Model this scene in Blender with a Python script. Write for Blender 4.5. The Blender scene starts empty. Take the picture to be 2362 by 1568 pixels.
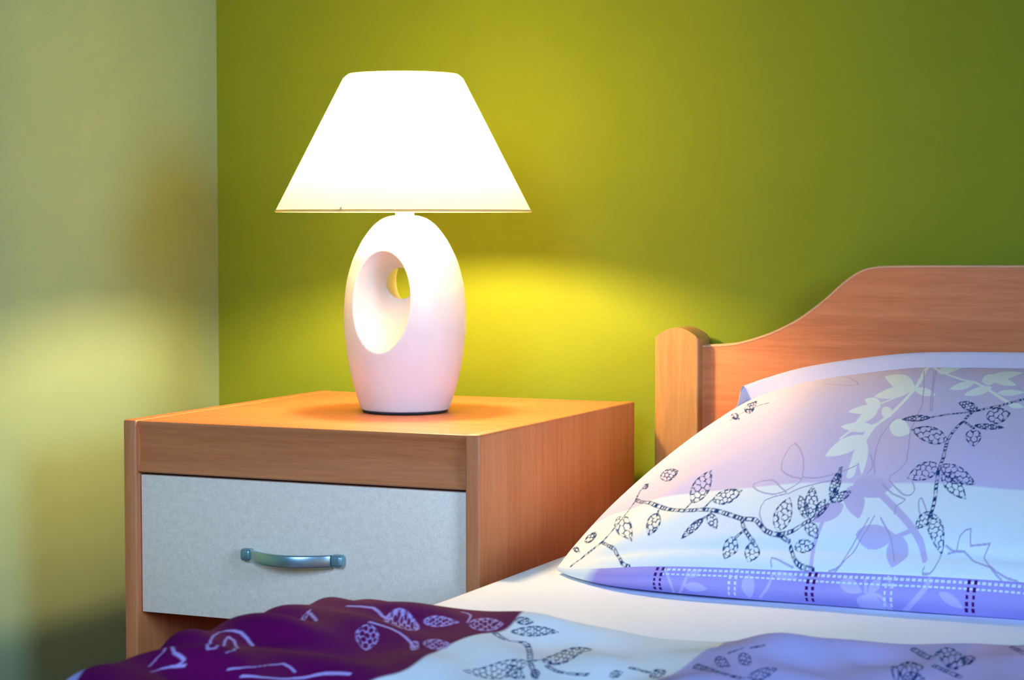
import bpy, bmesh, math, random
import numpy as np
from mathutils import Vector, Matrix, noise as mnoise

# ------------------------------------------------------------------ camera, world, light, exposure
S = bpy.context.scene
COL = S.collection
cam_d = bpy.data.cameras.new('camera')
cam = bpy.data.objects.new('camera', cam_d)
COL.objects.link(cam)
cam.location = (1.569, -2.545, 0.742)
cam.rotation_euler = (math.radians(90 - 3.17), 0, math.radians(23.85))
cam_d.sensor_width = 36.0
cam_d.lens = 4944.0 * 36.0 / 2362.0
cam_d.clip_start = 0.02
cam_d.dof.use_dof = True
cam_d.dof.focus_distance = 2.42
cam_d.dof.aperture_fstop = 14
S.camera = cam

S.view_settings.view_transform = 'Standard'
S.view_settings.look = 'None'
S.view_settings.exposure = 0.9
S.view_settings.gamma = 1.0
S.view_settings.use_curve_mapping = False

w = bpy.data.worlds.new('sky'); S.world = w; w.use_nodes = True
w.node_tree.nodes['Background'].inputs[0].default_value = (0.30, 0.50, 1.0, 1)
w.node_tree.nodes['Background'].inputs[1].default_value = 1.0

def area(name, loc, target, sx, sy, power, color, spread=180):
    l = bpy.data.lights.new(name, 'AREA'); l.shape = 'RECTANGLE'; l.size = sx; l.size_y = sy
    l.energy = power; l.color = color; l.spread = math.radians(spread)
    o = bpy.data.objects.new(name, l); COL.objects.link(o); o.location = loc
    o.rotation_euler = (Vector(target) - Vector(loc)).to_track_quat('-Z', 'Y').to_euler()
    return o
# daylight entering through window_1 (right wall) and added_fill_window (added behind the camera as front fill)
DAY = (0.37, 0.60, 1.0)
area('daylight_and_fill', (4.06, -2.15, 1.50), (0.55, -0.75, 0.5), 1.15, 1.15, 6.5, DAY, 52)
area('daylight_and_fill', (1.30, -4.66, 1.85), (0.70, -0.7, 0.35), 1.15, 1.15, 4.4, DAY, 38)
BULB_STRENGTH = 540.0
BULB_COLOR = (1.0, 0.70, 0.37)

# ------------------------------------------------------------------ helpers
def link(o, parent=None):
    COL.objects.link(o)
    if parent is not None: o.parent = parent
    return o
def empty(name, loc=(0, 0, 0)):
    o = bpy.data.objects.new(name, None); COL.objects.link(o); o.location = loc; o.empty_display_size = .05
    return o
def tag(o, label=None, cat=None, group=None, kind=None):
    if label: o['label'] = label
    if cat: o['category'] = cat
    if group: o['group'] = group
    if kind: o['kind'] = kind
    return o
def mesh_obj(name, bm, mat, parent=None, smooth=None):
    me = bpy.data.meshes.new(name); bmesh.ops.recalc_face_normals(bm, faces=bm.faces[:]); bm.to_mesh(me); bm.free()
    o = bpy.data.objects.new(name, me); link(o, parent)
    if parent is not None: o.location = -parent.location       # shapes are given in room coordinates
    me.materials.append(mat)
    if smooth is not None:
        for p in me.polygons: p.use_smooth = True
        me.set_sharp_from_angle(angle=math.radians(smooth))
    return o
def np_mesh(name, V, F, mat, parent=None, color=None):
    me = bpy.data.meshes.new(name)
    V = np.asarray(V, np.float32); F = np.asarray(F, np.int32)
    me.vertices.add(len(V)); me.vertices.foreach_set('co', V.ravel())
    k = F.shape[1]
    me.loops.add(F.size); me.loops.foreach_set('vertex_index', F.ravel())
    me.polygons.add(len(F)); me.polygons.foreach_set('loop_start', np.arange(0, F.size, k, dtype=np.int32))
    me.polygons.foreach_set('use_smooth', np.ones(len(F), dtype=bool))
    me.update(calc_edges=True)
    if color is not None:
        a = me.color_attributes.new('print', 'FLOAT_COLOR', 'POINT')
        c = np.ones((len(V), 4), np.float32); c[:, :3] = color
        a.data.foreach_set('color', c.ravel())
    me.validate()
    o = bpy.data.objects.new(name, me); link(o, parent)
    if parent is not None: o.location = -parent.location
    me.materials.append(mat)
    return o
def grid_faces(n, m, off=0, flip=False):
    i, j = np.meshgrid(np.arange(n - 1), np.arange(m - 1), indexing='ij')
    a = (i * m + j).ravel() + off
    q = np.stack([a, a + m, a + m + 1, a + 1], 1)
    return q[:, ::-1] if flip else q
def box(bm, a, b, bev=0.0, seg=2):
    r = bmesh.ops.create_cube(bm, size=1.0)
    vs = r['verts']
    for v in vs:
        v.co = Vector([(a[i] + b[i]) / 2 + v.co[i] * (b[i] - a[i]) for i in range(3)])
    if bev:
        es = list({e for v in vs for e in v.link_edges})
        bmesh.ops.bevel(bm, geom=es, offset=bev, segments=seg, profile=0.5, affect='EDGES')
def box_obj(name, a, b, mat, parent=None, bev=0.0, seg=2):
    bm = bmesh.new(); box(bm, a, b, bev, seg)
    return mesh_obj(name, bm, mat, parent, smooth=40 if bev else None)
def prism(bm, pts, axis, lo, hi):
    """polygon pts (2D) extruded along axis 0/1/2"""
    def P(p, h):
        c = list(p); c.insert(axis, h); return c
    A = [bm.verts.new(P(p, lo)) for p in pts]; B = [bm.verts.new(P(p, hi)) for p in pts]
    n = len(pts)
    bm.faces.new(A); bm.faces.new(B[::-1])
    for i in range(n): bm.faces.new((A[i], B[i], B[(i + 1) % n], A[(i + 1) % n]))
def lathe(bm, prof, center=(0, 0), n=64, cap0=False, cap1=False):
    rings = []
    for r, z in prof:
        rings.append([bm.verts.new((center[0] + r * math.cos(2 * math.pi * k / n), center[1] + r * math.sin(2 * math.pi * k / n), z)) for k in range(n)])
    for a, b in zip(rings, rings[1:]):
        for k in range(n): bm.faces.new((a[k], a[(k + 1) % n], b[(k + 1) % n], b[k]))
    if cap0: bm.faces.new(rings[0][::-1])
    if cap1: bm.faces.new(rings[-1])
def tube(bm, pts, rad, n=10, cap=True, squash=None):
    pts = [Vector(p) for p in pts]; rings = []
    for i, p in enumerate(pts):
        t = (pts[min(i + 1, len(pts) - 1)] - pts[max(i - 1, 0)]).normalized()
        u = t.cross(Vector((0, 0, 1)));  u = u.normalized() if u.length > 1e-4 else Vector((1, 0, 0))
        v = u.cross(t).normalized()
        a, b = (rad, rad) if squash is None else squash
        rings.append([bm.verts.new(p + u * a * math.cos(2 * math.pi * k / n) + v * b * math.sin(2 * math.pi * k / n)) for k in range(n)])
    for A, B in zip(rings, rings[1:]):
        for k in range(n): bm.faces.new((A[k], A[(k + 1) % n], B[(k + 1) % n], B[k]))
    if cap: bm.faces.new(rings[0][::-1]); bm.faces.new(rings[-1])
def spline(pts, n=12, closed=False):
    """Catmull-Rom through 2D/3D points"""
    P = np.asarray(pts, float); out = []
    if closed: Q = np.vstack([P[-1], P, P[0], P[1]])
    else: Q = np.vstack([2 * P[0] - P[1], P, 2 * P[-1] - P[-2]])
    for i in range(1, len(Q) - 2):
        p0, p1, p2, p3 = Q[i - 1], Q[i], Q[i + 1], Q[i + 2]
        for k in range(n):
            t = k / n
            out.append(.5 * ((2 * p1) + (-p0 + p2) * t + (2 * p0 - 5 * p1 + 4 * p2 - p3) * t * t + (-p0 + 3 * p1 - 3 * p2 + p3) * t ** 3))
    if not closed: out.append(P[-1])
    return np.array(out)

# ------------------------------------------------------------------ materials
def new_mat(name):
    m = bpy.data.materials.new(name); m.use_nodes = True
    nt = m.node_tree; return m, nt, nt.nodes['Principled BSDF']
def noise_node(nt, scale, detail=4, vec=None, rough=.5):
    n = nt.nodes.new('ShaderNodeTexNoise'); n.inputs['Scale'].default_value = scale; n.inputs['Detail'].default_value = detail
    n.inputs['Roughness'].default_value = rough
    if vec is not None: nt.links.new(vec, n.inputs['Vector'])
    return n
def coords(nt, scale=(1, 1, 1), kind='Object', rot=(0, 0, 0)):
    tc = nt.nodes.new('ShaderNodeTexCoord'); mp = nt.nodes.new('ShaderNodeMapping')
    mp.inputs['Scale'].default_value = scale; mp.inputs['Rotation'].default_value = rot
    nt.links.new(tc.outputs[kind], mp.inputs['Vector']); return mp.outputs['Vector']
def ramp(nt, fac, stops):
    r = nt.nodes.new('ShaderNodeValToRGB'); e = r.color_ramp.elements
    while len(e) < len(stops): e.new(.5)
    for k, (p, c) in enumerate(stops): e[k].position = p; e[k].color = (*c, 1)
    nt.links.new(fac, r.inputs['Fac']); return r
def bump(nt, h, bs, strength, dist):
    b = nt.nodes.new('ShaderNodeBump'); b.inputs['Strength'].default_value = strength; b.inputs['Distance'].default_value = dist
    nt.links.new(h, b.inputs['Height']); nt.links.new(b.outputs[0], bs.inputs['Normal'])
def mix_color(nt, a, b, fac, mode='MIX'):
    m = nt.nodes.new('ShaderNodeMix'); m.data_type = 'RGBA'; m.blend_type = mode
    for s, v in ((m.inputs[0], fac), (m.inputs[6], a), (m.inputs[7], b)):
        if hasattr(v, 'is_output'): nt.links.new(v, s)
        elif isinstance(v, (int, float)): s.default_value = v
        else: s.default_value = (*v, 1)
    return m.outputs[2]

def paint(name, c, scale=260, strength=.25, rough=.75):
    m, nt, bs = new_mat(name)
    v = coords(nt)
    n1 = noise_node(nt, scale, 3, v); n2 = noise_node(nt, 3, 4, v)
    r = ramp(nt, n2.outputs[0], [(.3, tuple(x * .95 for x in c)), (.7, tuple(min(1, x * 1.04) for x in c))])
    nt.links.new(r.outputs[0], bs.inputs['Base Color'])
    bs.inputs['Roughness'].default_value = rough; bs.inputs['Specular IOR Level'].default_value = .2
    bump(nt, n1.outputs[0], bs, strength, .001)
    return m
def wood(name, grain, base=(.67, .232, .080), dark=(.56, .170, .050), rough=.42):
    """beech veneer, grain running along axis 0/1/2"""
    m, nt, bs = new_mat(name)
    sc = [85, 85, 85]; sc[grain] = 2.6
    sf = [420, 420, 420]; sf[grain] = 26
    v = coords(nt, sc); vf = coords(nt, sf)
    n1 = noise_node(nt, 1.0, 5, v, .6); n2 = noise_node(nt, 1.0, 2, vf)
    sb = [9, 9, 9]; sb[grain] = 1.0
    n3 = noise_node(nt, 1.0, 3, coords(nt, sb))
    r1 = ramp(nt, n1.outputs[0], [(.3, dark), (.62, base)])
    r2 = ramp(nt, n2.outputs[0], [(.40, (.88, .85, .82)), (.60, (1, 1, 1))])
    r3 = ramp(nt, n3.outputs[0], [(.3, (.90, .86, .84)), (.7, (1.0, 1.0, 1.0))])
    c = mix_color(nt, r1.outputs[0], r2.outputs[0], .7, 'MULTIPLY'); c = mix_color(nt, c, r3.outputs[0], 1.0, 'MULTIPLY')
    nt.links.new(c, bs.inputs['Base Color'])
    bs.inputs['Roughness'].default_value = rough; bs.inputs['Specular IOR Level'].default_value = .4
    bump(nt, n2.outputs[0], bs, .06, .0006)
    return m
def plain(name, c, rough=.5, metal=0.0, spec=.5):
    m, nt, bs = new_mat(name)
    n = noise_node(nt, 45, 3, coords(nt))
    r = ramp(nt, n.outputs[0], [(.3, tuple(x * .96 for x in c)), (.7, c)])
    nt.links.new(r.outputs[0], bs.inputs['Base Color'])
    bs.inputs['Roughness'].default_value = rough; bs.inputs['Metallic'].default_value = metal; bs.inputs['Specular IOR Level'].default_value = spec
    return m
def speckle(name, c):
    m, nt, bs = new_mat(name)
    v = coords(nt); n = noise_node(nt, 800, 2, v); n2 = noise_node(nt, 130, 3, v)
    r = ramp(nt, n.outputs[0], [(.35, tuple(x * .88 for x in c)), (.6, c)])
    r2 = ramp(nt, n2.outputs[0], [(.35, (.93, .93, .92)), (.65, (1, 1, 1))])
    nt.links.new(mix_color(nt, r.outputs[0], r2.outputs[0], 1.0, 'MULTIPLY'), bs.inputs['Base Color'])
    bs.inputs['Roughness'].default_value = .45
    bump(nt, n.outputs[0], bs, .05, .0004)
    return m
def cloth(name, c=None, weave=1500, rough=.85):
    """woven cotton; the printed colours come from the fabric's 'print' attribute"""
    m, nt, bs = new_mat(name)
    v = coords(nt); n = noise_node(nt, weave, 1, v); n2 = noise_node(nt, 9, 3, v)
    if c is None:
        a = nt.nodes.new('ShaderNodeAttribute'); a.attribute_name = 'print'; src = a.outputs['Color']
    else: src = c
    r = ramp(nt, n.outputs[0], [(.3, (.93, .93, .94)), (.65, (1, 1, 1))])
    nt.links.new(mix_color(nt, src, r.outputs[0], 1.0, 'MULTIPLY'), bs.inputs['Base Color'])
    bs.inputs['Roughness'].default_value = rough; bs.inputs['Specular IOR Level'].default_value = .06
    bump(nt, n2.outputs[0], bs, .22, .010)
    return m

M_WALL = paint('green_wall_paint', (.208, .252, .009))
M_LEFT = paint('pale_green_wall_paint', (.275, .375, .190))
M_WHITE = paint('ceiling_paint', (.50, .50, .46))
M_FLOOR = wood('floor_wood', 1, (.42, .22, .10), (.30, .14, .06))
M_WX = wood('beech_grain_x', 0); M_WY = wood('beech_grain_y', 1); M_WZ = wood('beech_grain_z', 2)
M_POST = wood('solid_beech_post', 2, (.51, .265, .082), (.43, .205, .056))
M_EDGE = wood('pale_beech_edging', 0, (.74, .43, .22), (.64, .34, .16))
M_DRAWER = speckle('pale_speckled_laminate', (.95, .80, .62))
M_STEEL = plain('satin_steel', (.42, .62, .70), .28, .9)
M_CAP = plain('grey_handle_cap', (.25, .42, .46), .38, .7)
M_DARK = plain('dark_cavity', (.035, .025, .02), .8)
M_CERAMIC = plain('matt_white_ceramic', (.80, .75, .70), .38, 0, .45)
M_FELT = plain('dark_felt', (.03, .028, .03), .95)
M_CORD = plain('dark_cord', (.05, .045, .045), .5)
M_PLASTIC = plain('white_plastic', (.85, .83, .80), .35)
M_METAL = plain('lamp_metal', (.7, .7, .68), .35, 1.0)
M_SHEET = cloth('white_sheet_cotton', (.82, .88, .96))
M_PRINT = cloth('printed_cotton')
M_HEM = cloth('shaded_lilac_hem', (.56, .53, .62))  # the pillow's lilac cloth, greyed to put its weaker light into the colour
M_MATT = cloth('mattress_ticking', (.80, .80, .78))

def shade_mat():
    m = bpy.data.materials.new('translucent_shade_fabric'); m.use_nodes = True; nt = m.node_tree; nt.nodes.clear()
    out = nt.nodes.new('ShaderNodeOutputMaterial'); mx = nt.nodes.new('ShaderNodeMixShader')
    d = nt.nodes.new('ShaderNodeBsdfDiffuse'); r0 = (.42, .38, .24); t = nt.nodes.new('ShaderNodeBsdfTranslucent')
    n = noise_node(nt, 700, 2, coords(nt)); r = ramp(nt, n.outputs[0], [(.3, (.93, .85, .38)), (.7, (.97, .90, .43))])
    d.inputs[0].default_value = (*r0, 1); nt.links.new(r.outputs[0], t.inputs[0])
    mx.inputs[0].default_value = .25
    nt.links.new(d.outputs[0], mx.inputs[1]); nt.links.new(t.outputs[0], mx.inputs[2]); nt.links.new(mx.outputs[0], out.inputs[0])
    return m
M_SHADE = shade_mat()
def bulb_mat():
    m, nt, bs = new_mat('glowing_bulb')
    bs.inputs['Base Color'].default_value = (.9, .9, .88, 1)
    bs.inputs['Emission Color'].default_value = (*BULB_COLOR, 1); bs.inputs['Emission Strength'].default_value = BULB_STRENGTH
    return m
M_BULB = bulb_mat()
def pane_mat():
    m = bpy.data.materials.new('window_glass'); m.use_nodes = True; nt = m.node_tree; nt.nodes.clear()
    out = nt.nodes.new('ShaderNodeOutputMaterial'); mx = nt.nodes.new('ShaderNodeMixShader')
    t = nt.nodes.new('ShaderNodeBsdfTransparent'); g = nt.nodes.new('ShaderNodeBsdfGlossy'); g.inputs['Roughness'].default_value = .02
    mx.inputs[0].default_value = .06
    nt.links.new(t.outputs[0], mx.inputs[1]); nt.links.new(g.outputs[0], mx.inputs[2]); nt.links.new(mx.outputs[0], out.inputs[0])
    return m
M_PANE = pane_mat()

# ------------------------------------------------------------------ the room
RX, RY, RZ, T = 4.00, -4.60, 2.60, .12
def struct(o, label=None): tag(o, label, None, None, 'structure'); return o
struct(box_obj('floor', (-T, RY - T, -.1), (RX + T, T, 0), M_FLOOR))
struct(box_obj('ceiling', (-T, RY - T, RZ), (RX + T, T, RZ + .1), M_WHITE))
struct(box_obj('wall_back', (0, 0, 0), (RX + T, T, RZ), M_WALL))
struct(box_obj('wall_left', (-T, RY - T, 0), (0, T, RZ), M_LEFT))
def wall_hole(name, axis, lo, hi, a0, a1, h, mat):
    """wall perpendicular to axis with a rectangular opening h=(a_min,a_max,z_min,z_max)"""
    bm = bmesh.new()
    for (p0, p1, z0, z1) in ((a0, h[0], 0, RZ), (h[1], a1, 0, RZ), (h[0], h[1], 0, h[2]), (h[0], h[1], h[3], RZ)):
        A = (lo, p0, z0) if axis == 0 else (p0, lo, z0); B = (hi, p1, z1) if axis == 0 else (p1, hi, z1)
        box(bm, A, B)
    return struct(mesh_obj(name, bm, mat))
H1 = (-2.75, -1.55, .90, 2.10); H2 = (.70, 1.90, 1.25, 2.45)
wall_hole('wall_right', 0, RX, RX + T, RY - T, 0, H1, M_WALL)
wall_hole('wall_front', 1, RY - T, RY, 0, RX, H2, M_LEFT)
def window(name, axis, mid, h):
    root = empty(name, ((mid, (h[0] + h[1]) / 2, h[2]) if axis == 0 else ((h[0] + h[1]) / 2, mid, h[2]))); struct(root)
    def bar(n, p0, p1, z0, z1, t, mat):
        A = (mid - t, p0, z0) if axis == 0 else (p0, mid - t, z0); B = (mid + t, p1, z1) if axis == 0 else (p1, mid + t, z1)
        return box_obj(n, A, B, mat, root)
    f = .05; c = (h[0] + h[1]) / 2
    bar('frame_side', h[0], h[0] + f, h[2], h[3], .03, M_PLASTIC); bar('frame_side', h[1] - f, h[1], h[2], h[3], .03, M_PLASTIC)
    bar('frame_rail', h[0] + f, h[1] - f, h[2], h[2] + f, .03, M_PLASTIC); bar('frame_rail', h[0] + f, h[1] - f, h[3] - f, h[3], .03, M_PLASTIC)
    bar('mullion', c - .03, c + .03, h[2] + f, h[3] - f, .03, M_PLASTIC)
    for p0, p1 in ((h[0] + f, c - .03), (c + .03, h[1] - f)): bar('pane', p0, p1, h[2] + f, h[3] - f, .003, M_PANE)
window('window_1', 0, RX + .05, H1); window('added_fill_window', 1, RY - .05, H2)  # second window is unseen, added to light the furniture fronts

# ------------------------------------------------------------------ nightstand
XL, XR, YF, YB, ZT = .202, .642, -.5315, -.073, .520
PT = .0165
ns = empty('nightstand', ((XL + XR) / 2, (YF + YB) / 2, 0))
tag(ns, 'beech nightstand with one pale drawer standing beside the bed', 'nightstand')
box_obj('side_panel', (XL, YF, 0), (XL + PT, YB, ZT), M_WZ, ns, .0022, 3)
box_obj('side_panel', (XR - PT, YF, 0), (XR, YB, ZT), M_WZ, ns, .0022, 3)
box_obj('top_panel', (XL + PT, YF + .012, ZT - .0185), (XR - PT, YB, ZT - .0008), M_WX, ns, .0006, 1)
# cove pelmet under the top: a concave front between a thin top lip and the drawer
pf = YF + .0035; zt, zb = ZT - .0008, .4612
prof = [(pf + .010, zt)] + [(pf + .0016 * (1 - math.sin(a)), zt - .0016 * (1 - math.cos(a)) ) for a in np.linspace(0, math.pi / 2, 5)]
for k in range(17):
    u = k / 16; prof.append((pf + .0065 * (1 - (2 * u - 1) ** 2) ** .8, (zt - .004) * (1 - u) + (zb + .0016) * u))
prof += [(pf + .0016, zb), (pf + .022, zb), (pf + .022, zt - .019), (pf + .010, zt - .019)]
bm = bmesh.new(); prism(bm, prof, 0, XL + PT, XR - PT); mesh_obj('pelmet', bm, M_WX, ns, 50)
bz0, bz1 = .3030, .4582
dr = box_obj('drawer', (XL + PT + .0012, YF + .0085, bz0), (XR - PT - .0012, YF + .0255, bz1), M_DRAWER, ns, .0009, 2)
bm = bmesh.new()
box(bm, (XL + .03, YF + .026, bz0 + .012), (XR - .03, YB - .03, bz0 + .022))
for x0 in (XL + .03, XR - .042): box(bm, (x0, YF + .026, bz0 + .022), (x0 + .012, YB - .03, bz1 - .03))
box(bm, (XL + .042, YB - .042, bz0 + .022), (XR - .042, YB - .03, bz1 - .03))
mesh_obj('drawer_box', bm, M_WY, ns)
box_obj('back_panel', (XL + PT, YB - .008, .05), (XR - PT, YB - .002, ZT - .02), M_WZ, ns)
box_obj('bottom_shelf', (XL + PT, YF + .01, .06), (XR - PT, YB - .01, .078), M_WX, ns, .001, 1)
box_obj('plinth', (XL + PT, YF + .03, 0), (XR - PT, YF + .046, .058), M_WX, ns)
# bow handle on the drawer front
def handle():
    yd = YF + .0085
    xa, xb, zc = .3535, .4770, .3775
    pts = []
    for k in range(41):
        u = k / 40; x = xa + .0135 + (xb - xa - .024) * u
        pts.append((x, yd - .0090 - .0215 * (math.sin(math.pi * u) ** .85), zc - .0004))
    bm = bmesh.new()
    rings = []
    for p in pts:      # flat strap, taller than deep, with rounded edges
        ring = []
        for a in np.linspace(0, 2 * math.pi, 16, endpoint=False):
            ca, sa = math.cos(a), math.sin(a)
            ring.append(bm.verts.new((p[0], p[1] + .0028 * abs(ca) ** .7 * math.copysign(1, ca), p[2] + .0070 * abs(sa) ** .4 * math.copysign(1, sa))))
        rings.append(ring)
    for A, B in zip(rings, rings[1:]):
        for k in range(16): bm.faces.new((A[k], A[(k + 1) % 16], B[(k + 1) % 16], B[k]))
    bm.faces.new(rings[0][::-1]); bm.faces.new(rings[-1])
    h = mesh_obj('handle', bm, M_STEEL, None, 40); h.parent = dr
    tag(h, 'bowed satin steel drawer handle')
    for x0, x1 in ((xa, xa + .0140), (xb - .0110, xb + .0035)):
        bm = bmesh.new(); box(bm, (x0, yd - .0118, zc - .0070), (x1, yd + .0003, zc + .0068), .0040, 5)
        c = mesh_obj('handle_foot', bm, M_CAP, None, 60); c.parent = dr
handle()
for o in list(dr.children): o.location = (0, 0, 0)

# ------------------------------------------------------------------ table lamp
LX, LY = .4415, -.3041
PX = .000508
lamp = empty('table_lamp', (LX, LY, ZT))
tag(lamp, 'lit table lamp with white pierced egg base and cone shade', 'lamp')
egg = [(1475, 307), (1320, 358), (1150, 398), (1000, 420), (850, 432), (700, 428), (560, 412), (430, 378), (350, 345), (260, 297), (180, 238), (140, 196), (110, 150), (92, 95)]
ep = [(hw / 3.075 * PX, ZT + (949.7 - (470 + Y / 3.075)) * PX) for Y, hw in egg]
ep = spline(ep, 8)
def egg_radius(z): return float(np.interp(z, ep[:, 1], ep[:, 0]))
bm = bmesh.new()
lathe(bm, [(.0001, ep[0, 1] + .002)] + [(r, z + .002 if i == 0 else z) for i, (r, z) in enumerate(ep)] + [(.0001, ep[-1, 1] + .001)], (LX, LY), 96)
bmesh.ops.remove_doubles(bm, verts=bm.verts[:], dist=.0004)
base = mesh_obj('lamp_base', bm, M_CERAMIC, lamp)
# the hole: an hourglass along Y (wide mouth in front, narrow throat behind the axis)
bm = bmesh.new(); rings = []
zf, zr = .6520, .6700
for y in np.linspace(-.085, .085, 40):
    d = (y + .011) / (.054 if y < -.011 else .075)
    if d < 0: k = min(1, -d) ** 1.0; rx = .0185 + (.0385 - .0185) * k; rz = .0178 + (.0600 - .0178) * k; zc = zr + (zf - zr) * k
    else:     k = d ** 1.15; rx = .0185 + .024 * k; rz = .0178 + .026 * k; zc = zr
    rings.append([bm.verts.new((LX + rx * math.cos(a), LY + y, zc + rz * math.sin(a))) for a in np.linspace(0, 2 * math.pi, 64, endpoint=False)])
for A, B in zip(rings, rings[1:]):
    for k in range(64): bm.faces.new((A[k], A[(k + 1) % 64], B[(k + 1) % 64], B[k]))
bm.faces.new(rings[0][::-1]); bm.faces.new(rings[-1])
cutter = mesh_obj('cutter', bm, M_CERAMIC)
md = base.modifiers.new('hole', 'BOOLEAN'); md.object = cutter; md.operation = 'DIFFERENCE'; md.solver = 'EXACT'
cutter.location = (0, 0, 0)
rm = base.modifiers.new('skin', 'REMESH'); rm.mode = 'VOXEL'; rm.voxel_size = .0012; rm.use_smooth_shade = True
sm = base.modifiers.new('soft', 'SMOOTH'); sm.factor = .5; sm.iterations = 5
bpy.context.view_layer.update()
dg = bpy.context.evaluated_depsgraph_get()
nm = bpy.data.meshes.new_from_object(base.evaluated_get(dg))
base.modifiers.clear(); old = base.data; base.data = nm; nm.name = 'lamp_base'
if not nm.materials: nm.materials.append(M_CERAMIC)
for p in nm.polygons: p.use_smooth = True
bpy.data.objects.remove(cutter); bpy.data.meshes.remove(old)
bm = bmesh.new(); lathe(bm, [(.0495, ZT), (.0502, ZT + .0008), (.0502, ZT + .0026), (.047, ZT + .003)], (LX, LY), 64, True, True)
mesh_obj('felt_pad', bm, M_FELT, lamp, 40)
bm = bmesh.new(); lathe(bm, [(.0112, .744), (.0112, .7545), (.0105, .7560), (.0095, .7566)], (LX, LY), 32, True, True)
mesh_obj('neck', bm, M_PLASTIC, lamp, 40)
bm = bmesh.new(); lathe(bm, [(.0090, .756), (.0090, .762), (.0150, .764), (.0150, .795), (.0120, .798)], (LX, LY), 32, True, True)
mesh_obj('socket', bm, M_PLASTIC, lamp, 40)
bm = bmesh.new()
bp = [(.0115, .797), (.0120, .803), (.0160, .812)] + [(.0215 * math.cos(a), .830 + .0215 * math.sin(a)) for a in np.linspace(-.55, math.pi / 2 - .02, 12)]
lathe(bm, bp, (LX, LY), 24, True, True); mesh_obj('bulb', bm, M_BULB, lamp, 60)
SHX = LX - .0015
ZB0, ZB1, RB, RT = .7535, .9120, .1490, .0675
bm = bmesh.new()
sp = [(RB + (RT - RB) * u, ZB0 + (ZB1 - ZB0) * u) for u in np.linspace(0, .97, 14)]
sp += [(RT - .0005, ZB1 - .002), (RT - .0035, ZB1 + .0002), (RT - .0065, ZB1 - .0004)]
lathe(bm, sp, (SHX, LY), 128); sh = mesh_obj('lamp_shade', bm, M_SHADE, lamp, 60)
tag(sh, 'glowing white conical fabric shade')
def ring_obj(name, r, z, rad, mat, parent):
    bm = bmesh.new(); n, m = 128, 8; R = []
    for k in range(n):
        a = 2 * math.pi * k / n
        R.append([bm.verts.new((SHX + (r + rad * math.cos(b)) * math.cos(a), LY + (r + rad * math.cos(b)) * math.sin(a), z + rad * 1.6 * math.sin(b))) for b in np.linspace(0, 2 * math.pi, m, endpoint=False)])
    for k in range(n):
        for j in range(m): bm.faces.new((R[k][j], R[(k + 1) % n][j], R[(k + 1) % n][(j + 1) % m], R[k][(j + 1) % m]))
    return mesh_obj(name, bm, mat, parent, 60)
hem = ring_obj('shade_hem', RB, ZB0 + .0004, .0009, M_SHADE, None); hem.parent = sh
bm = bmesh.new()
for k in range(3):
    a = 2 * math.pi * k / 3 + .5
    tube(bm, [(SHX + .014 * math.cos(a), LY + .014 * math.sin(a), .790), (SHX + .06 * math.cos(a), LY + .06 * math.sin(a), .775), (SHX + (RB - .002) * math.cos(a), LY + (RB - .002) * math.sin(a), ZB0 + .003)], .0014, 6)
mesh_obj('shade_carrier', bm, M_METAL, lamp, 60)
# cord leaving the foot of the lamp towards the back edge of the nightstand
cp = spline([(LX - .004, LY + .047, ZT + .007), (LX - .010, LY + .060, ZT + .0022), (LX - .022, LY + .10, ZT + .002), (LX - .045, LY + .17, ZT + .002), (LX - .06, YB + .004, ZT + .003), (LX - .06, YB + .02, ZT - .03), (LX - .05, YB + .022, .25), (LX - .05, YB + .03, .02)], 8)
bm = bmesh.new(); tube(bm, cp, .0013, 8); mesh_obj('power_cord', bm, M_CORD, lamp, 60)

# ------------------------------------------------------------------ bed frame
BX0, BX1 = .6646, 1.6654
bed = empty('bed', ((BX0 + BX1) / 2, -1.03, 0))
tag(bed, 'beech bed with curved headboard against the green wall', 'bed')
hp = [(.7180, .5890), (.7435, .5905), (.7654, .5932), (.7870, .5990), (.8091, .6070), (.8300, .6170), (.8469, .6270), (.8735, .6470), (.8946, .6660), (.9103, .6780), (.9220, .6840), (.9330, .6868), (.9480, .6882), (1.0000, .6893), (1.1650, .6905)]
hs = spline(hp, 5)
mir = [(2 * 1.165 - x, z) for x, z in hs[::-1][1:]]
outline = [tuple(p) for p in hs] + mir + [(2 * 1.165 - .718, .14), (.718, .14)]
bm = bmesh.new(); prism(bm, outline, 1, -.0490, -.0290)
bmesh.ops.bevel(bm, geom=[e for e in bm.edges if abs(e.verts[0].co.y - e.verts[1].co.y) < 1e-6 and min(e.verts[0].co.z, e.verts[1].co.z) > .5], offset=.0022, segments=2, profile=.5, affect='EDGES')
mesh_obj('headboard', bm, M_WX, bed, 35)
full = np.array([tuple(p) for p in hs] + mir)
tan = np.gradient(full, axis=0); nor = np.stack([-tan[:, 1], tan[:, 0]], 1); nor /= np.linalg.norm(nor, axis=1)[:, None]
bm = bmesh.new(); rows = []
for q, n_ in zip(full, nor):
    rows.append([bm.verts.new((q[0] + n_[0] * o, y, q[1] + n_[1] * o)) for o, y in ((-.0012, -.0495), (.0004, -.0495), (.0014, -.0482), (.0014, -.0298), (.0004, -.0285), (-.0012, -.0285))])
for A, B in zip(rows, rows[1:]):
    for k in range(5): bm.faces.new((A[k], B[k], B[k + 1], A[k + 1]))
mesh_obj('edge_band', bm, M_EDGE, bed, 50)
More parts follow.
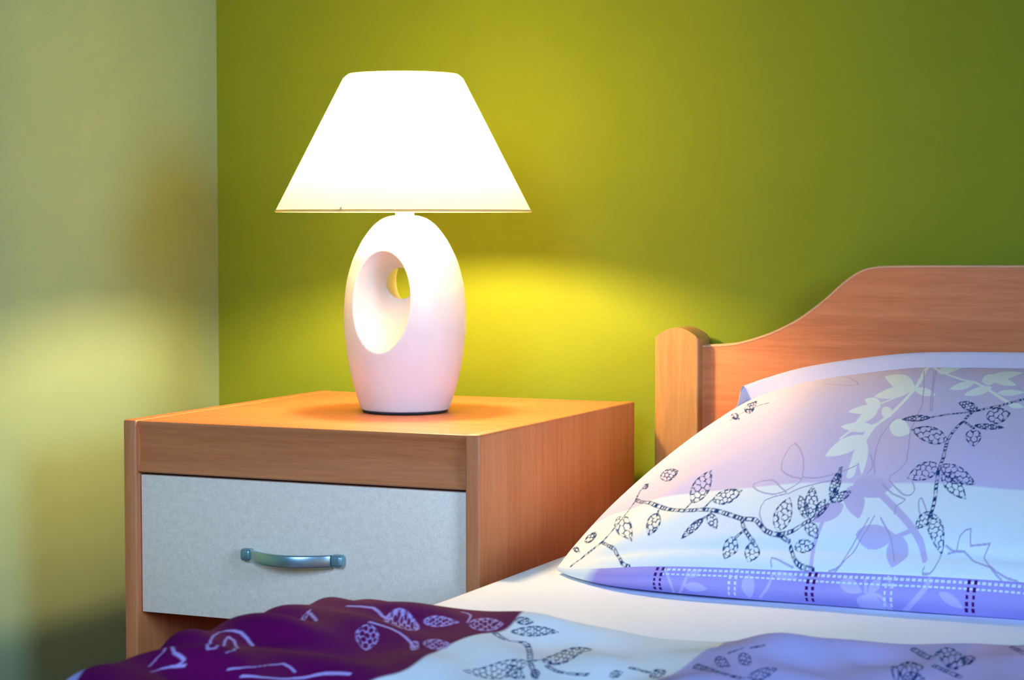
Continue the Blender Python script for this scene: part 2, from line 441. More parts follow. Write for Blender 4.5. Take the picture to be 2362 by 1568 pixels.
def post(x0, x1):
    pts = [(x0, 0), (x1, 0)]
    zs, zm = .5990, .6118
    top = [(x1 + (x0 - x1) * u, zs + (zm - zs) * (1 - abs(2 * u - 1) ** 2.0)) for u in np.linspace(0, 1, 17)]
    bm = bmesh.new(); prism(bm, pts + top, 1, -.065, -.020)
    es = [e for e in bm.edges if abs(e.verts[0].co.y - e.verts[1].co.y) < 1e-6]
    bmesh.ops.bevel(bm, geom=es, offset=.0025, segments=3, profile=.5, affect='EDGES')
    return mesh_obj('post', bm, M_POST, bed, 32)
post(BX0, .7213); post(2 * 1.165 - .7213, BX1)
for x0 in (BX0 + .002, BX1 - .022): box_obj('side_rail', (x0, -2.03, .17), (x0 + .020, -.066, .325), M_WY, bed, .002, 2)
box_obj('foot_rail', (BX0 + .04, -2.055, .17), (BX1 - .04, -2.031, .325), M_WX, bed, .002, 2)
for x0 in (BX0, BX1 - .045): box_obj('leg', (x0, -2.09, 0), (x0 + .045, -2.032, .36), M_POST, bed, .003, 2)
box_obj('slat_base', (BX0 + .023, -2.03, .185), (BX1 - .023, -.07, .20), M_WX, bed)
mt = empty('mattress', (1.165, -1.045, .201))
tag(mt, 'mattress in a smooth white fitted sheet lying in the bed frame', 'mattress')
box_obj('mattress_core', (.697, -2.02, .201), (1.633, -.072, .374), M_MATT, mt, .03, 4)

# fitted sheet: a soft shell over the mattress with slight ripples
def smooth01(x): x = np.clip(x, 0, 1); return x * x * (3 - 2 * x)
def wob(x, y, fx, fy, ph): return np.sin(fx * x + ph) * np.sin(fy * y + 1.7 * ph)
def sheet():
    x0, x1, y0, y1, zt, r = .686, 1.644, -2.026, -.069, .3865, .028
    def prof(n_flat, lo, hi):      # arc-length parameter around one cross direction: (position, drop)
        a = np.linspace(0, math.pi / 2, 10)
        left = np.stack([lo + r - r * np.sin(a[::-1]), r - r * np.cos(a[::-1])], 1)
        left = np.vstack([[lo, .12], left]); right = np.stack([hi - r + r * np.sin(a), r - r * np.cos(a)], 1); right = np.vstack([right, [hi, .12]])
        mid = np.stack([np.linspace(lo + r, hi - r, n_flat)[1:-1], np.zeros(n_flat - 2)], 1)
        return np.vstack([left, mid, right])
    px_, py_ = prof(160, x0, x1), prof(260, y0, y1)
    X = px_[:, None, 0] * np.ones((1, len(py_))); Y = py_[None, :, 0] * np.ones((len(px_), 1))
    Z = zt - np.maximum(px_[:, None, 1], py_[None, :, 1]) - 0 * X
    top = (px_[:, None, 1] < .001) & (py_[None, :, 1] < .001)
    Z = Z + np.where(top, .0012 * wob(X, Y, 9, 14, .4) + .0008 * wob(X, Y, 31, 12, 1.1), 0)
    V = np.stack([X, Y, Z], -1).reshape(-1, 3)
    return V, grid_faces(len(px_), len(py_))
V, F = sheet()
sh_o = np_mesh('fitted_sheet', V, F, M_SHEET, mt)
ss = sh_o.modifiers.new('thickness', 'SOLIDIFY'); ss.thickness = .0012; ss.offset = 1
tag(sh_o, 'smooth white fitted sheet')

# ------------------------------------------------------------------ printed textiles
rng = np.random.default_rng(5)
INK = {'D': (.007, .050, .185), 'W': (.84, .93, .93), 'L': (.60, .54, .82), 'O': (.42, .38, .62), 'B': (.56, .50, .86), 'V': (.50, .38, .80)}
class Cloth:
    """colour of a printed fabric, sampled on the vertices of its mesh (fabric coordinates u, v)"""
    def __init__(s, U, V, ku, kv, ground):
        s.u, s.v = U.ravel(), V.ravel(); s.X, s.Y = s.u * ku, s.v * kv; s.ku, s.kv = ku, kv
        s.c = np.array(ground, float) if np.ndim(ground) == 2 else np.tile(np.array(ground, float), (len(s.u), 1))
    def lay(s, idx, m, ink):
        m = m[:, None]; s.c[idx] = s.c[idx] * (1 - m) + np.array(ink) * m
    def stroke(s, kind, w, pts, ink=None, px=.00046):
        P = np.array(pts, float) * (s.ku, s.kv); W = w * px
        idx = np.where((s.X > P[:, 0].min() - W * 3) & (s.X < P[:, 0].max() + W * 3) & (s.Y > P[:, 1].min() - W * 3) & (s.Y < P[:, 1].max() + W * 3))[0]
        if not len(idx): return
        x, y = s.X[idx], s.Y[idx]; best = np.full(len(idx), 1e9); arc = np.zeros(len(idx)); L = 0
        for a, b in zip(P, P[1:]):
            d = b - a; l = math.hypot(*d)
            if l < 1e-7: continue
            t = np.clip(((x - a[0]) * d[0] + (y - a[1]) * d[1]) / l ** 2, 0, 1)
            q = np.hypot(x - a[0] - t * d[0], y - a[1] - t * d[1]); k = q < best
            best[k] = q[k]; arc[k] = L + t[k] * l; L += l
        soft = px * .8
        m = np.clip((W - best) / soft + .5, 0, 1)
        if kind == 'D':      # ladder-like inked twig: two edges and irregular rungs
            ph = arc / (px * 11); gap = np.abs(((ph + .35 * np.sin(ph * 1.7)) % 1) - .5) * 2
            hollow = np.clip((W - 1.5 * px - best) / soft + .5, 0, 1) * np.clip((.62 - gap) * 5, 0, 1)
            m = m * (1 - .95 * hollow) * np.clip(.35 + 1.3 * np.abs(np.sin(arc / (px * 9) + .7)), 0, 1)
        s.lay(idx, m, ink or INK[kind])
    def leaf(s, kind, bu, bv, tu, tv, su, sv, L, W, ink=None):
        ex, ey = tu - bu, tv - bv; det = ex * sv - ey * su
        if abs(det) < 1e-12: return
        dx, dy = s.u - bu, s.v - bv
        p = (dx * sv - dy * su) / det; q = (ex * dy - ey * dx) / det
        idx = np.where((p > -.06) & (p < 1.06) & (np.abs(q) < 1.25))[0]
        if not len(idx): return
        p, q = p[idx] * L, q[idx] * W
        pc = np.clip(p / L, 0, 1)
        h = W * np.clip(np.sin(math.pi * pc ** .82), 0, 1) ** .75
        edge = h - np.abs(q)
        inside = np.clip(edge / 1.0 + .5, 0, 1) * ((p > 0) & (p < L))
        if kind in 'DV':
            lw = 1.8
            cs = min(14.0, max(7.0, W * .70)); seeds = []
            nr = int(L / (cs * .86)) + 2
            for i in range(-1, nr + 1):
                for j in range(-int(W / cs) - 2, int(W / cs) + 3):
                    seeds.append((i * cs * .86 + rng.uniform(-.17, .17) * cs, (j + .5 * (i % 2)) * cs + rng.uniform(-.17, .17) * cs))
            f1 = np.full(len(p), 1e9); f2 = f1.copy()
            for a, b in seeds:
                d = np.hypot(p - a, q - b); f2 = np.minimum(f2, np.maximum(f1, d)); f1 = np.minimum(f1, d)
            cell = np.clip((lw * 1.15 - (f2 - f1)) / .9 + .5, 0, 1)
            cell = np.maximum(cell, np.clip((f1 - cs * .50) / 1.0, 0, 1))            # blots where three cells meet
            brk = np.clip(.5 + 1.5 * np.sin(p * .23 + bu * 90) * np.sin(q * .31 + bv * 70) + .9, 0, 1)
            rim = np.clip((lw - np.abs(edge - lw)) / .9 + .5, 0, 1) * np.clip(.55 + np.sin(p * .35 + bv * 40), .25, 1)
            m = inside * np.maximum(cell * brk, rim)
        else: m = inside
        s.lay(idx, m, ink or INK[kind])
    def dashes(s, u0, u1, v0, v1, ink):      # one printed stitch
        idx = np.where((s.u > u0) & (s.u < u1) & (s.v > v0) & (s.v < v1))[0]
        s.lay(idx, np.ones(len(idx)), ink)
def patch_color(bounds, cols, x, soft):
    """colour that steps through cols at the seam positions bounds"""
    c = np.tile(np.array(cols[0], float), (len(x), 1))
    for b, k in zip(bounds, cols[1:]):
        m = np.clip((x - b) / soft + .5, 0, 1)[:, None]; c = c * (1 - m) + np.array(k) * m
    return c
WHITE_G, LILAC_G, PURPLE_G = (.82, .91, .95), (.66, .60, .86), (.125, .0015, .080)

PW, PH = .85, .55          # pillow fabric size, metres
def hump(u, p): return np.clip(1 - np.abs(2 * u - 1) ** p, 0, 1)
PB_F = spline([(0, -.560, .3935), (.035, -.590, .3975), (.09, -.620, .4060), (.165, -.634, .4140), (.3, -.640, .4190), (.55, -.640, .4230), (.8, -.634, .4170), (.92, -.615, .4050), (1, -.560, .3935)], 10)
PB_B = spline([(0, -.122, .530), (.035, -.117, .5405), (.09, -.113, .5530), (.17, -.110, .5640), (.27, -.108, .5730), (.40, -.107, .5760), (.6, -.107, .5760), (.8, -.110, .566), (.93, -.115, .548), (1, -.122, .530)], 10)
PB_L = spline([(0, .7420, .3935, -.560), (.12, .7420, .4100, -.512), (.3, .7470, .4380, -.430), (.5, .7580, .4680, -.335), (.7, .7740, .4960, -.245), (.88, .7910, .518, -.170), (1, .8020, .530, -.122)], 10)
def pillow_seam(s, t):
    """surface spanned by the four pillow seams"""
    def F(s): return np.stack([.742 + .846 * s, np.interp(s, PB_F[:, 0], PB_F[:, 1]), np.interp(s, PB_F[:, 0], PB_F[:, 2])], -1)
    def B(s): return np.stack([.802 + .726 * s, np.interp(s, PB_B[:, 0], PB_B[:, 1]), np.interp(s, PB_B[:, 0], PB_B[:, 2])], -1)
    def L(t): return np.stack([np.interp(t, PB_L[:, 0], PB_L[:, 1]), np.interp(t, PB_L[:, 0], PB_L[:, 3]), np.interp(t, PB_L[:, 0], PB_L[:, 2])], -1)
    def R(t): q = L(t); q[..., 0] = 2.33 - q[..., 0]; return q
    s3, t3 = s[..., None], t[..., None]
    z0, o1 = np.zeros_like(s), np.ones_like(s)
    bil = (1 - s3) * (1 - t3) * F(z0) + s3 * (1 - t3) * F(o1) + (1 - s3) * t3 * B(z0) + s3 * t3 * B(o1)
    return (1 - t3) * F(s) + t3 * B(s) + (1 - s3) * L(t) + s3 * R(t) - bil
def pillow_top(s, t):
    P = pillow_seam(s, t)
    h = .046 * hump(s, 3.0) ** .9 * hump(t, 3.0) ** .85 * (1 - .62 * t ** 4)
    d = np.hypot((s) * PW, t * PH); ang = np.arctan2(t * PH, s * PW + 1e-6)     # gathers running out of the front corner
    h = h + .0016 * np.sin(ang * 15 + .6) * np.exp(-((d - .13) / .09) ** 2) * hump(s, 8) * hump(t, 8)
    h = h + (.0022 * np.sin(s * 17 + 2.2 * t + .5) * np.sin(t * 7 + 1.0) + .0012 * np.sin(s * 41 + t * 9)) * hump(s, 4) * hump(t, 4)
    h = h - .0035 * np.exp(-((t - .045) / .018) ** 2) * hump(s, 6)                    # dent behind the hem stitching
    return P + h[..., None] * np.array([0, -.28, .96])
def pillow_bottom(s, v):
    """underside: v 0..1 is the upright purple front band, v 1..2 the part lying on the sheet"""
    z0 = .3895
    f = pillow_seam(s, np.zeros_like(s))
    vv = np.clip(v, 0, 1); ww = np.clip(v - 1, 0, 1)
    band = np.clip(f[..., 2] - z0, .0005, None)
    y = f[..., 1] - .34 * band * np.sin(math.pi * vv * .9) + .10 * band * vv + ww * (-.125 - f[..., 1])
    z = f[..., 2] * (1 - vv) + z0 * vv + ww ** 8 * .02
    back = pillow_seam(s, np.ones_like(s)); k = np.clip(ww - .85, 0, 1) / .15
    y = y * (1 - k) + back[..., 1] * k; z = z * (1 - k) + back[..., 2] * k
    x = f[..., 0] * (1 - ww) + back[..., 0] * ww
    y = y + .003 * np.sin(s * 26 + 1) * np.sin(vv * 3.1) * hump(s, 4)
    return np.stack([x, y, z], -1)
def duvet_point(a, b):
    """a: metres across from the mattress edge line (negative hangs over the side), b: metres from the folded head edge"""
    # across: hang down the side below a = 0, lie flat above it
    zt = .017 + .013 * np.clip((.30 - a) / .25, 0, 1) + .010 * np.exp(-((a - .10) / .10) ** 2) * np.clip(b / .10, 0, 1) ** .5 * np.clip(1 - (b - .15) / .6, 0, 1)
    r = .050
    ang = np.clip(-(a - .045) / r, 0, 1.25)
    rest = np.clip(-(a - .045) - 1.25 * r, 0, None)
    x = .676 - .024 * np.clip(b / .16 - .25, 0, 1) * np.clip(1 - a / .25, 0, 1) + np.where(a > .045, a, .045 - r * np.sin(ang) - rest * math.cos(1.25))
    drop = r * (1 - np.cos(ang)) + rest * math.sin(1.25)
    an2 = np.clip((a - .94) / r, 0, 1.3); re2 = np.clip(a - .94 - 1.3 * r, 0, None)     # the far side hangs as well
    x = np.where(a > .94, 1.616 + r * np.sin(an2) + re2 * math.cos(1.3), x)
    drop = drop + r * (1 - np.cos(an2)) + re2 * math.sin(1.3)
    # head edge: the fold rounds down to the sheet
    e = np.clip(b / .075, 0, 1)
    zh = np.sqrt(np.clip(1 - (1 - e) ** 2, 0, 1)) * np.sqrt(np.clip(1 - (1 - np.clip((1.13 - b) / .07, 0, 1)) ** 2, 0, 1))
    head = -.868 - .018 * np.sin(a * 7.0 + .4) - .012 * np.sin(a * 19 + 1.0) + .05 * np.exp(-((a - .62) / .2) ** 2)
    y = head - b + .02 * np.exp(-b / .03) * 0
    z = .3885 + (zt + .0005) * zh - drop
    # folds and creases of the loose cover
    k = zh * np.clip(.3 + b * 6, 0, 1)
    f = (.0042 * np.sin(b * 52 + 3.0 * np.sin(a * 9) + a * 10) * np.exp(-((a - .06) / .17) ** 2)
         + .0036 * np.sin(b * 97 - a * 26 + 1.2) * np.exp(-((a - .02) / .12) ** 2)
         + .0050 * np.sin(a * 30 + b * 14 + .5) * np.sin(b * 21 + .3) + .0035 * np.sin(a * 63 - b * 31) * np.sin(b * 37 + 2)
         + .0090 * np.exp(-((a - .40) / .05) ** 2) - .007 * np.exp(-((a - .49) / .035) ** 2) + .004 * np.exp(-((a - .60) / .08) ** 2))
    z = z + f * k
    x = x - .004 * np.sin(b * 33 + 1.0) * np.clip(ang / 1.25, 0, 1) - .003 * np.sin(b * 71) * np.clip(ang / 1.25, 0, 1)
    zmin = np.where((a > .02) & (a < .95), .3885, 0)
    return np.stack([x, y, np.maximum(z, zmin)], -1)

# fabric print layout in fabric coordinates: strokes (ink, half width, points) and leaves (ink, base, tip, half-width vector, length, width)
TOP_STROKES = [
    ('D',3.4,[(0.0665,0.2511),(0.0926,0.2138),(0.1116,0.1902),(0.1221,0.1802),(0.1326,0.1702),(0.1476,0.1556),(0.1621,0.1456),(0.1736,0.1447),(0.1846,0.1456),(0.1956,0.1447),(0.2076,0.1401),(0.2236,0.1301),(0.2386,0.1201),(0.2482,0.1183),(0.2562,0.1156),(0.2647,0.1001),(0.2732,0.0846),(0.2827,0.0764),(0.2917,0.0737),(0.2992,0.0764),(0.3062,0.0819),(0.3117,0.091),(0.3172,0.101),(0.3237,0.1092),(0.3297,0.1201),(0.3342,0.1383),(0.3362,0.1611),(0.3362,0.1838),(0.3347,0.2084),(0.3322,0.2348),(0.3292,0.2621)]),
    ('D',3,[(0.2386,0.1201),(0.2407,0.1128),(0.2427,0.1046),(0.2452,0.0974),(0.2482,0.0892),(0.2517,0.081),(0.2557,0.0728),(0.2597,0.0655),(0.2637,0.0591)]),
    ('D',2.5,[(0.2482,0.0892),(0.2457,0.0819),(0.2432,0.0755),(0.2407,0.0692)]),
    ('D',2.5,[(0.2917,0.0737),(0.2962,0.0682),(0.3007,0.0637),(0.3052,0.0601)]),
    ('D',3,[(0.3077,0.05),(0.3107,0.0409),(0.3142,0.0282),(0.3177,0.0182),(0.3212,0.0118),(0.3257,0.0073),(0.3307,0.0045),(0.3357,0.0027),(0.3407,0.0009)]),
    ('D',2,[(0.1856,0.1474),(0.1876,0.1583),(0.1891,0.1711),(0.1911,0.182)]),
    ('D',2,[(0.1616,0.1474),(0.1631,0.1592),(0.1641,0.172),(0.1651,0.1856)]),
    ('D',2,[(0.1226,0.1683),(0.1236,0.162),(0.1246,0.1565),(0.1261,0.1492)]),
    ('D',2,[(0.1981,0.1392),(0.1981,0.1365),(0.1976,0.1338),(0.1971,0.131),(0.1956,0.1283),(0.1931,0.1237),(0.1901,0.1192),(0.1861,0.1146),(0.1826,0.1092)]),
    ('D',2.4,[(0.0665,0.2511),(0.067,0.2184),(0.0685,0.1856),(0.07,0.1611),(0.0695,0.1419),(0.067,0.1165),(0.0615,0.0919),(0.052,0.071),(0.0405,0.0528),(0.0335,0.0309),(0.0265,0.0091)]),
    ('D',2.6,[(0.0625,0.0883),(0.078,0.0682),(0.0891,0.0573),(0.0986,0.0373),(0.1091,0.0109),(0.1156,0.0036),(0.1216,0.0)]),
    ('D',2.4,[(0.0645,0.2566),(0.063,0.2666),(0.061,0.2775),(0.059,0.2894),(0.0575,0.2994),(0.0575,0.3076),(0.0585,0.3139),(0.0605,0.3176),(0.0615,0.3239)]),
    ('D',2.2,[(0.0936,0.616),(0.0961,0.6451),(0.0991,0.6706),(0.1026,0.6843),(0.1086,0.6888),(0.1186,0.687),(0.1301,0.6815)]),
    ('D',3.6,[(0.5003,0.5723),(0.4873,0.5578),(0.4738,0.545),(0.4583,0.5323),(0.4453,0.5168),(0.4418,0.4941),(0.4408,0.4686),(0.4383,0.444),(0.4368,0.4186),(0.4363,0.3922),(0.4373,0.3631),(0.4403,0.3285),(0.4433,0.2975),(0.4438,0.2775),(0.4443,0.2611),(0.4453,0.2457),(0.4473,0.2275),(0.4498,0.2011),(0.4528,0.1747),(0.4543,0.1538),(0.4548,0.1347)]),
    ('D',2.4,[(0.4453,0.5168),(0.4378,0.5123),(0.4303,0.5068),(0.4228,0.5023),(0.4163,0.4977),(0.4108,0.4932),(0.4063,0.4877),(0.4018,0.4841),(0.3972,0.4795)]),
    ('D',2.4,[(0.4413,0.4641),(0.4473,0.4531),(0.4528,0.4422),(0.4588,0.4313)]),
    ('D',2.2,[(0.4738,0.5432),(0.4748,0.5341),(0.4753,0.5268),(0.4758,0.5196)]),
    ('D',2.2,[(0.4548,0.1347),(0.4548,0.131),(0.4548,0.1265),(0.4548,0.1219)]),
    ('W',5,[(0.3272,0.8972),(0.3187,0.9081),(0.3087,0.9281),(0.3242,0.8298),(0.3377,0.7398),(0.3432,0.6897),(0.3462,0.6406),(0.3457,0.5732),(0.3427,0.5141),(0.3382,0.4795),(0.3342,0.455),(0.3322,0.434),(0.3307,0.4158)]),
    ('W',8,[(0.3312,0.4449),(0.3317,0.4104),(0.3327,0.3776),(0.3347,0.3485),(0.3372,0.3176),(0.3412,0.2793),(0.3447,0.242)]),
    ('W',3.5,[(0.3087,0.9281),(0.3167,0.9154),(0.3447,0.818),(0.3722,0.7607),(0.3957,0.7243),(0.4073,0.7143),(0.4188,0.6997),(0.4393,0.6551),(0.4593,0.6096),(0.4748,0.5751),(0.4883,0.546)]),
    ('W',3,[(0.3462,0.6406),(0.3387,0.6197),(0.3302,0.5996),(0.3227,0.5814),(0.3162,0.5669),(0.3112,0.5578),(0.3077,0.5505),(0.3042,0.5469),(0.3007,0.5405)]),
    ('W',3,[(0.3342,0.455),(0.3277,0.4477),(0.3212,0.4404),(0.3152,0.4322),(0.3107,0.424),(0.3077,0.4149),(0.3062,0.4049),(0.3052,0.394),(0.3042,0.384)]),
    ('L',5,[(0.3902,0.1802),(0.4028,0.1583),(0.4153,0.1365),(0.4263,0.1165),(0.4363,0.0974),(0.4443,0.0801),(0.4513,0.0646),(0.4553,0.051),(0.4598,0.0309)]),
    ('L',4,[(0.3372,0.1174),(0.3367,0.1019),(0.3362,0.0855),(0.3352,0.0719),(0.3347,0.0601),(0.3342,0.0491),(0.3352,0.0337),(0.3367,0.0173),(0.3372,0.0055)]),
    ('L',3.4,[(0.4223,0.071),(0.4273,0.0755),(0.4323,0.081),(0.4378,0.0864)]),
    ('O',1,[(0.2897,0.2284),(0.2842,0.263),(0.2762,0.2994),(0.2632,0.3385),(0.2512,0.3649),(0.2477,0.3512),(0.2487,0.3221),(0.2512,0.2912),(0.2572,0.2621),(0.2672,0.2448),(0.2777,0.2329),(0.2852,0.2293),(0.2897,0.2247),(0.2882,0.212),(0.2822,0.1993),(0.2742,0.1884),(0.2637,0.1838),(0.2517,0.1902),(0.2412,0.2002),(0.2331,0.2129),(0.2311,0.2238),(0.2396,0.2311),(0.2512,0.232),(0.2592,0.222),(0.2662,0.2075),(0.2732,0.1965),(0.2797,0.1847)]),
    ('O',1,[(0.2902,0.2311),(0.2987,0.2275),(0.3077,0.2266),(0.3202,0.2348),(0.3317,0.2484),(0.3402,0.2621),(0.3472,0.2784)]),
    ('O',1,[(0.2812,0.1811),(0.2847,0.1856),(0.2877,0.1902),(0.2917,0.1947),(0.2967,0.1993),(0.3032,0.2038),(0.3112,0.2093),(0.3197,0.2147),(0.3277,0.2202)]),
    ('O',1,[(0.2787,0.182),(0.2667,0.1774),(0.2572,0.1692),(0.2552,0.152),(0.2577,0.131),(0.2647,0.1092),(0.2732,0.0874)]),
    ('O',1,[(0.3252,0.8144),(0.3577,0.6488),(0.3742,0.5496),(0.3797,0.4804),(0.3837,0.4177),(0.3952,0.3421),(0.4028,0.283),(0.3982,0.253),(0.3922,0.2357),(0.3922,0.2247),(0.3957,0.2157),(0.4053,0.1965),(0.4153,0.1793),(0.4208,0.1747),(0.4248,0.1765),(0.4268,0.182),(0.4273,0.1902),(0.4248,0.202),(0.4208,0.2147)]),
    ('O',1,[(0.3397,0.8144),(0.3592,0.7061),(0.3712,0.6333),(0.3802,0.5769),(0.3867,0.5378),(0.3897,0.5214),(0.3912,0.5168),(0.3917,0.5187),(0.3932,0.5159)]),
    ('O',1,[(0.3522,0.4914),(0.3507,0.4431),(0.3512,0.3958),(0.3557,0.3458),(0.3617,0.3021),(0.3672,0.2702),(0.3727,0.2429)]),
    ('O',1,[(0.3542,0.3176),(0.3572,0.3057),(0.3607,0.293),(0.3632,0.2812),(0.3652,0.2712),(0.3657,0.263),(0.3647,0.2566),(0.3637,0.2502),(0.3632,0.2429)]),
    ('O',1,[(0.3872,0.2102),(0.3957,0.1938),(0.4038,0.1802),(0.4138,0.1711),(0.4208,0.1638),(0.4183,0.1556),(0.4133,0.1474),(0.4133,0.1374),(0.4143,0.1265)]),
    ('O',1,[(0.3927,0.121),(0.3892,0.0855),(0.3837,0.0591),(0.3772,0.0328),(0.3702,0.0109),(0.3642,0.0036),(0.3582,0.0009)]),
    ('O',1,[(0.3872,0.1156),(0.3847,0.0937),(0.3817,0.0737),(0.3782,0.0582),(0.3747,0.0446),(0.3727,0.0273),(0.3707,0.0146),(0.3682,0.0064),(0.3652,0.0)]),
    ('O',1,[(0.4793,0.0601),(0.4858,0.0537),(0.4913,0.051),(0.4918,0.0628),(0.4923,0.0801),(0.4968,0.0937),(0.5018,0.0983),(0.5033,0.0792),(0.5053,0.0628),(0.5153,0.0655),(0.5253,0.0692),(0.5233,0.0582),(0.5213,0.0446),(0.5278,0.0273),(0.5373,0.0136),(0.5488,0.0045),(0.5614,0.0)]),
    ('O',1,[(0.4438,0.1219),(0.4398,0.1374),(0.4373,0.152),(0.4363,0.1647),(0.4383,0.1683),(0.4448,0.1483),(0.4523,0.1219)]),
    ('O',1,[(0.4828,0.0473),(0.4913,0.0519),(0.4993,0.0528),(0.5053,0.0455),(0.5123,0.0328),(0.5208,0.0273),(0.5303,0.0209),(0.5378,0.0082),(0.5448,0.0)]),
    ('O',1,[(0.1781,0.8007),(0.1531,0.9299),(0.1456,0.9991),(0.1751,0.9318),(0.2186,0.8053),(0.2427,0.7443),(0.2537,0.7106),(0.2437,0.7079),(0.2261,0.7188),(0.2101,0.7361),(0.1901,0.768)]),
    ('O',1,[(0.2932,0.0036),(0.2907,0.0136),(0.2902,0.0227),(0.2967,0.02),(0.3052,0.0127),(0.3117,0.0082),(0.3177,0.0045)]),
    ('O',1,[(0.4003,0.1165),(0.4048,0.1046),(0.4098,0.0928),(0.4138,0.0819),(0.4178,0.071),(0.4203,0.061),(0.4223,0.0519),(0.4248,0.0391),(0.4278,0.0227)]),
    ('O',1,[(0.3422,0.8162),(0.3537,0.7516),(0.3617,0.7043),(0.3677,0.6661),(0.3732,0.6324),(0.3787,0.6005),(0.3837,0.5714),(0.3882,0.5441),(0.3932,0.5159)]),
    ('O',1,[(0.4613,0.0136),(0.4603,0.0082),(0.4603,0.0036),(0.4638,0.0027),(0.4688,0.0045),(0.4723,0.0127),(0.4748,0.0273),(0.4758,0.0464),(0.4773,0.0601)]),
]
TOP_LEAVES = [
    ('D',0.1656,0.1738,0.1611,0.2921,0.0145,-0.0184,88,21),
    ('D',0.1921,0.1729,0.2216,0.2047,0.0086,-0.0244,73,16),
    ('D',0.1251,0.1583,0.1301,0.0828,-0.0127,0.0177,55,16),
    ('D',0.0555,0.1929,0.1106,0.0719,-0.0084,-0.0107,65,20),
    ('D',0.1921,0.1219,0.1746,0.0673,-0.0048,0.0077,72,9),
    ('D',0.1956,0.1347,0.2141,0.0919,-0.0045,-0.0068,41,13),
    ('D',0.2877,0.0828,0.2862,0.1711,0.0119,-0.0104,82,21),
    ('D',0.3172,0.111,0.2967,0.1765,0.0056,0.0034,57,13),
    ('D',0.3217,0.1083,0.3072,0.2029,0.0086,-0.0019,79,16),
    ('D',0.3277,0.1183,0.3297,0.1629,0.0065,-0.0064,43,12),
    ('D',0.3362,0.1611,0.3297,0.2602,0.0067,-0.0047,76,12),
    ('D',0.3367,0.1556,0.3562,0.1884,0.0048,-0.0123,56,11),
    ('D',0.3187,0.101,0.3367,0.0655,-0.0049,-0.0083,44,15),
    ('D',0.2391,0.071,0.2366,0.0164,-0.0094,0.0066,57,17),
    ('D',0.2657,0.0591,0.2647,0.0109,-0.0099,0.0083,49,18),
    ('D',0.3122,0.0491,0.3357,0.0537,0.0028,-0.0131,49,16),
    ('D',0.0775,0.333,0.1026,0.3394,0.0166,-0.0422,46,14),
    ('D',0.065,0.707,0.1151,0.5896,0.0075,-0.0328,22,8),
    ('D',0.0981,0.6688,0.076,0.8007,0.0333,-0.0928,38,9),
    ('D',0.3972,0.4795,0.3617,0.4741,-0.0035,0.0173,67,8),
    ('D',0.4483,0.5305,0.4178,0.5641,-0.0023,0.0259,48,11),
    ('D',0.4648,0.4895,0.4933,0.5005,0.0072,-0.0416,57,19),
    ('D',0.4563,0.4459,0.4948,0.4359,0.0018,-0.0146,71,7),
    ('D',0.4578,0.4295,0.4708,0.3512,-0.0092,-0.0036,41,19),
    ('D',0.4358,0.3731,0.3842,0.4213,-0.0038,0.0382,86,20),
    ('D',0.4428,0.2712,0.4133,0.2257,-0.0084,0.0275,79,20),
    ('D',0.4443,0.2693,0.4913,0.2175,-0.0008,-0.0255,92,19),
    ('D',0.4498,0.2466,0.4868,0.1711,-0.0044,-0.0182,82,19),
    ('D',0.4553,0.1319,0.4423,0.091,-0.0064,0.0106,55,15),
    ('D',0.4548,0.1292,0.4763,0.0455,-0.008,-0.0051,99,19),
    ('D',0.0615,0.3239,0.0585,0.3048,-0.0095,0.0205,18,5),
    ('D',0.0235,0.1092,0.035,0.1474,0.011,-0.0187,39,8),
    ('D',0.0005,0.101,0.03,0.0646,0.0003,-0.0105,22,6),
    ('W',0.3437,0.6542,0.2767,0.7743,-0.0096,0.0649,72,19),
    ('W',0.3417,0.6506,0.2982,0.6106,-0.0094,0.037,90,13),
    ('W',0.3457,0.6442,0.3817,0.6051,0.0033,-0.0246,51,9),
    ('W',0.3177,0.5596,0.2892,0.5933,-0.004,0.0287,39,12),
    ('W',0.3197,0.5496,0.2837,0.5214,-0.0063,0.0246,75,10),
    ('W',0.3182,0.5387,0.3062,0.4586,-0.008,0.0214,62,11),
    ('W',0.3352,0.5378,0.3332,0.4968,-0.0103,0.024,26,14),
    ('W',0.3317,0.4431,0.2922,0.4395,-0.0055,0.0259,73,12),
    ('W',0.3312,0.3967,0.3017,0.3066,-0.0102,0.029,101,17),
    ('W',0.3512,0.4568,0.3852,0.4058,0.0022,-0.0383,50,21),
    ('W',0.3342,0.3822,0.3577,0.2411,-0.006,0.0014,81,11),
    ('W',0.3477,0.8025,0.3527,0.9873,0.017,-0.0828,64,9),
    ('W',0.4163,0.6997,0.3927,0.646,-0.0058,0.0264,58,8),
    ('W',0.4263,0.7552,0.4778,0.6652,0.0038,-0.035,68,9),
    ('W',0.4318,0.7552,0.4683,0.7989,0.0083,-0.0514,72,8),
    ('W',0.4463,0.6615,0.4178,0.6106,-0.0058,0.0264,67,9),
    ('W',0.4603,0.6187,0.4953,0.6124,0.003,-0.02,60,7),
    ('W',0.4833,0.5478,0.5058,0.5296,0.0013,-0.0141,38,6),
    ('W',0.4243,0.7161,0.4433,0.7516,0.01,-0.0541,42,12),
    ('L',0.3542,0.2029,0.3997,0.2038,0.0059,-0.034,92,26),
    ('L',0.3517,0.2029,0.3762,0.1137,-0.0104,-0.0072,76,24),
    ('L',0.3787,0.0746,0.4228,0.0746,0.0029,-0.025,92,27),
    ('L',0.4293,0.0737,0.4263,0.0109,-0.0121,0.0057,75,25),
    ('L',0.3522,0.1501,0.3257,0.1028,-0.008,0.0182,80,19),
    ('L',0.3702,0.2293,0.3917,0.1692,-0.0097,-0.0156,51,27),
]
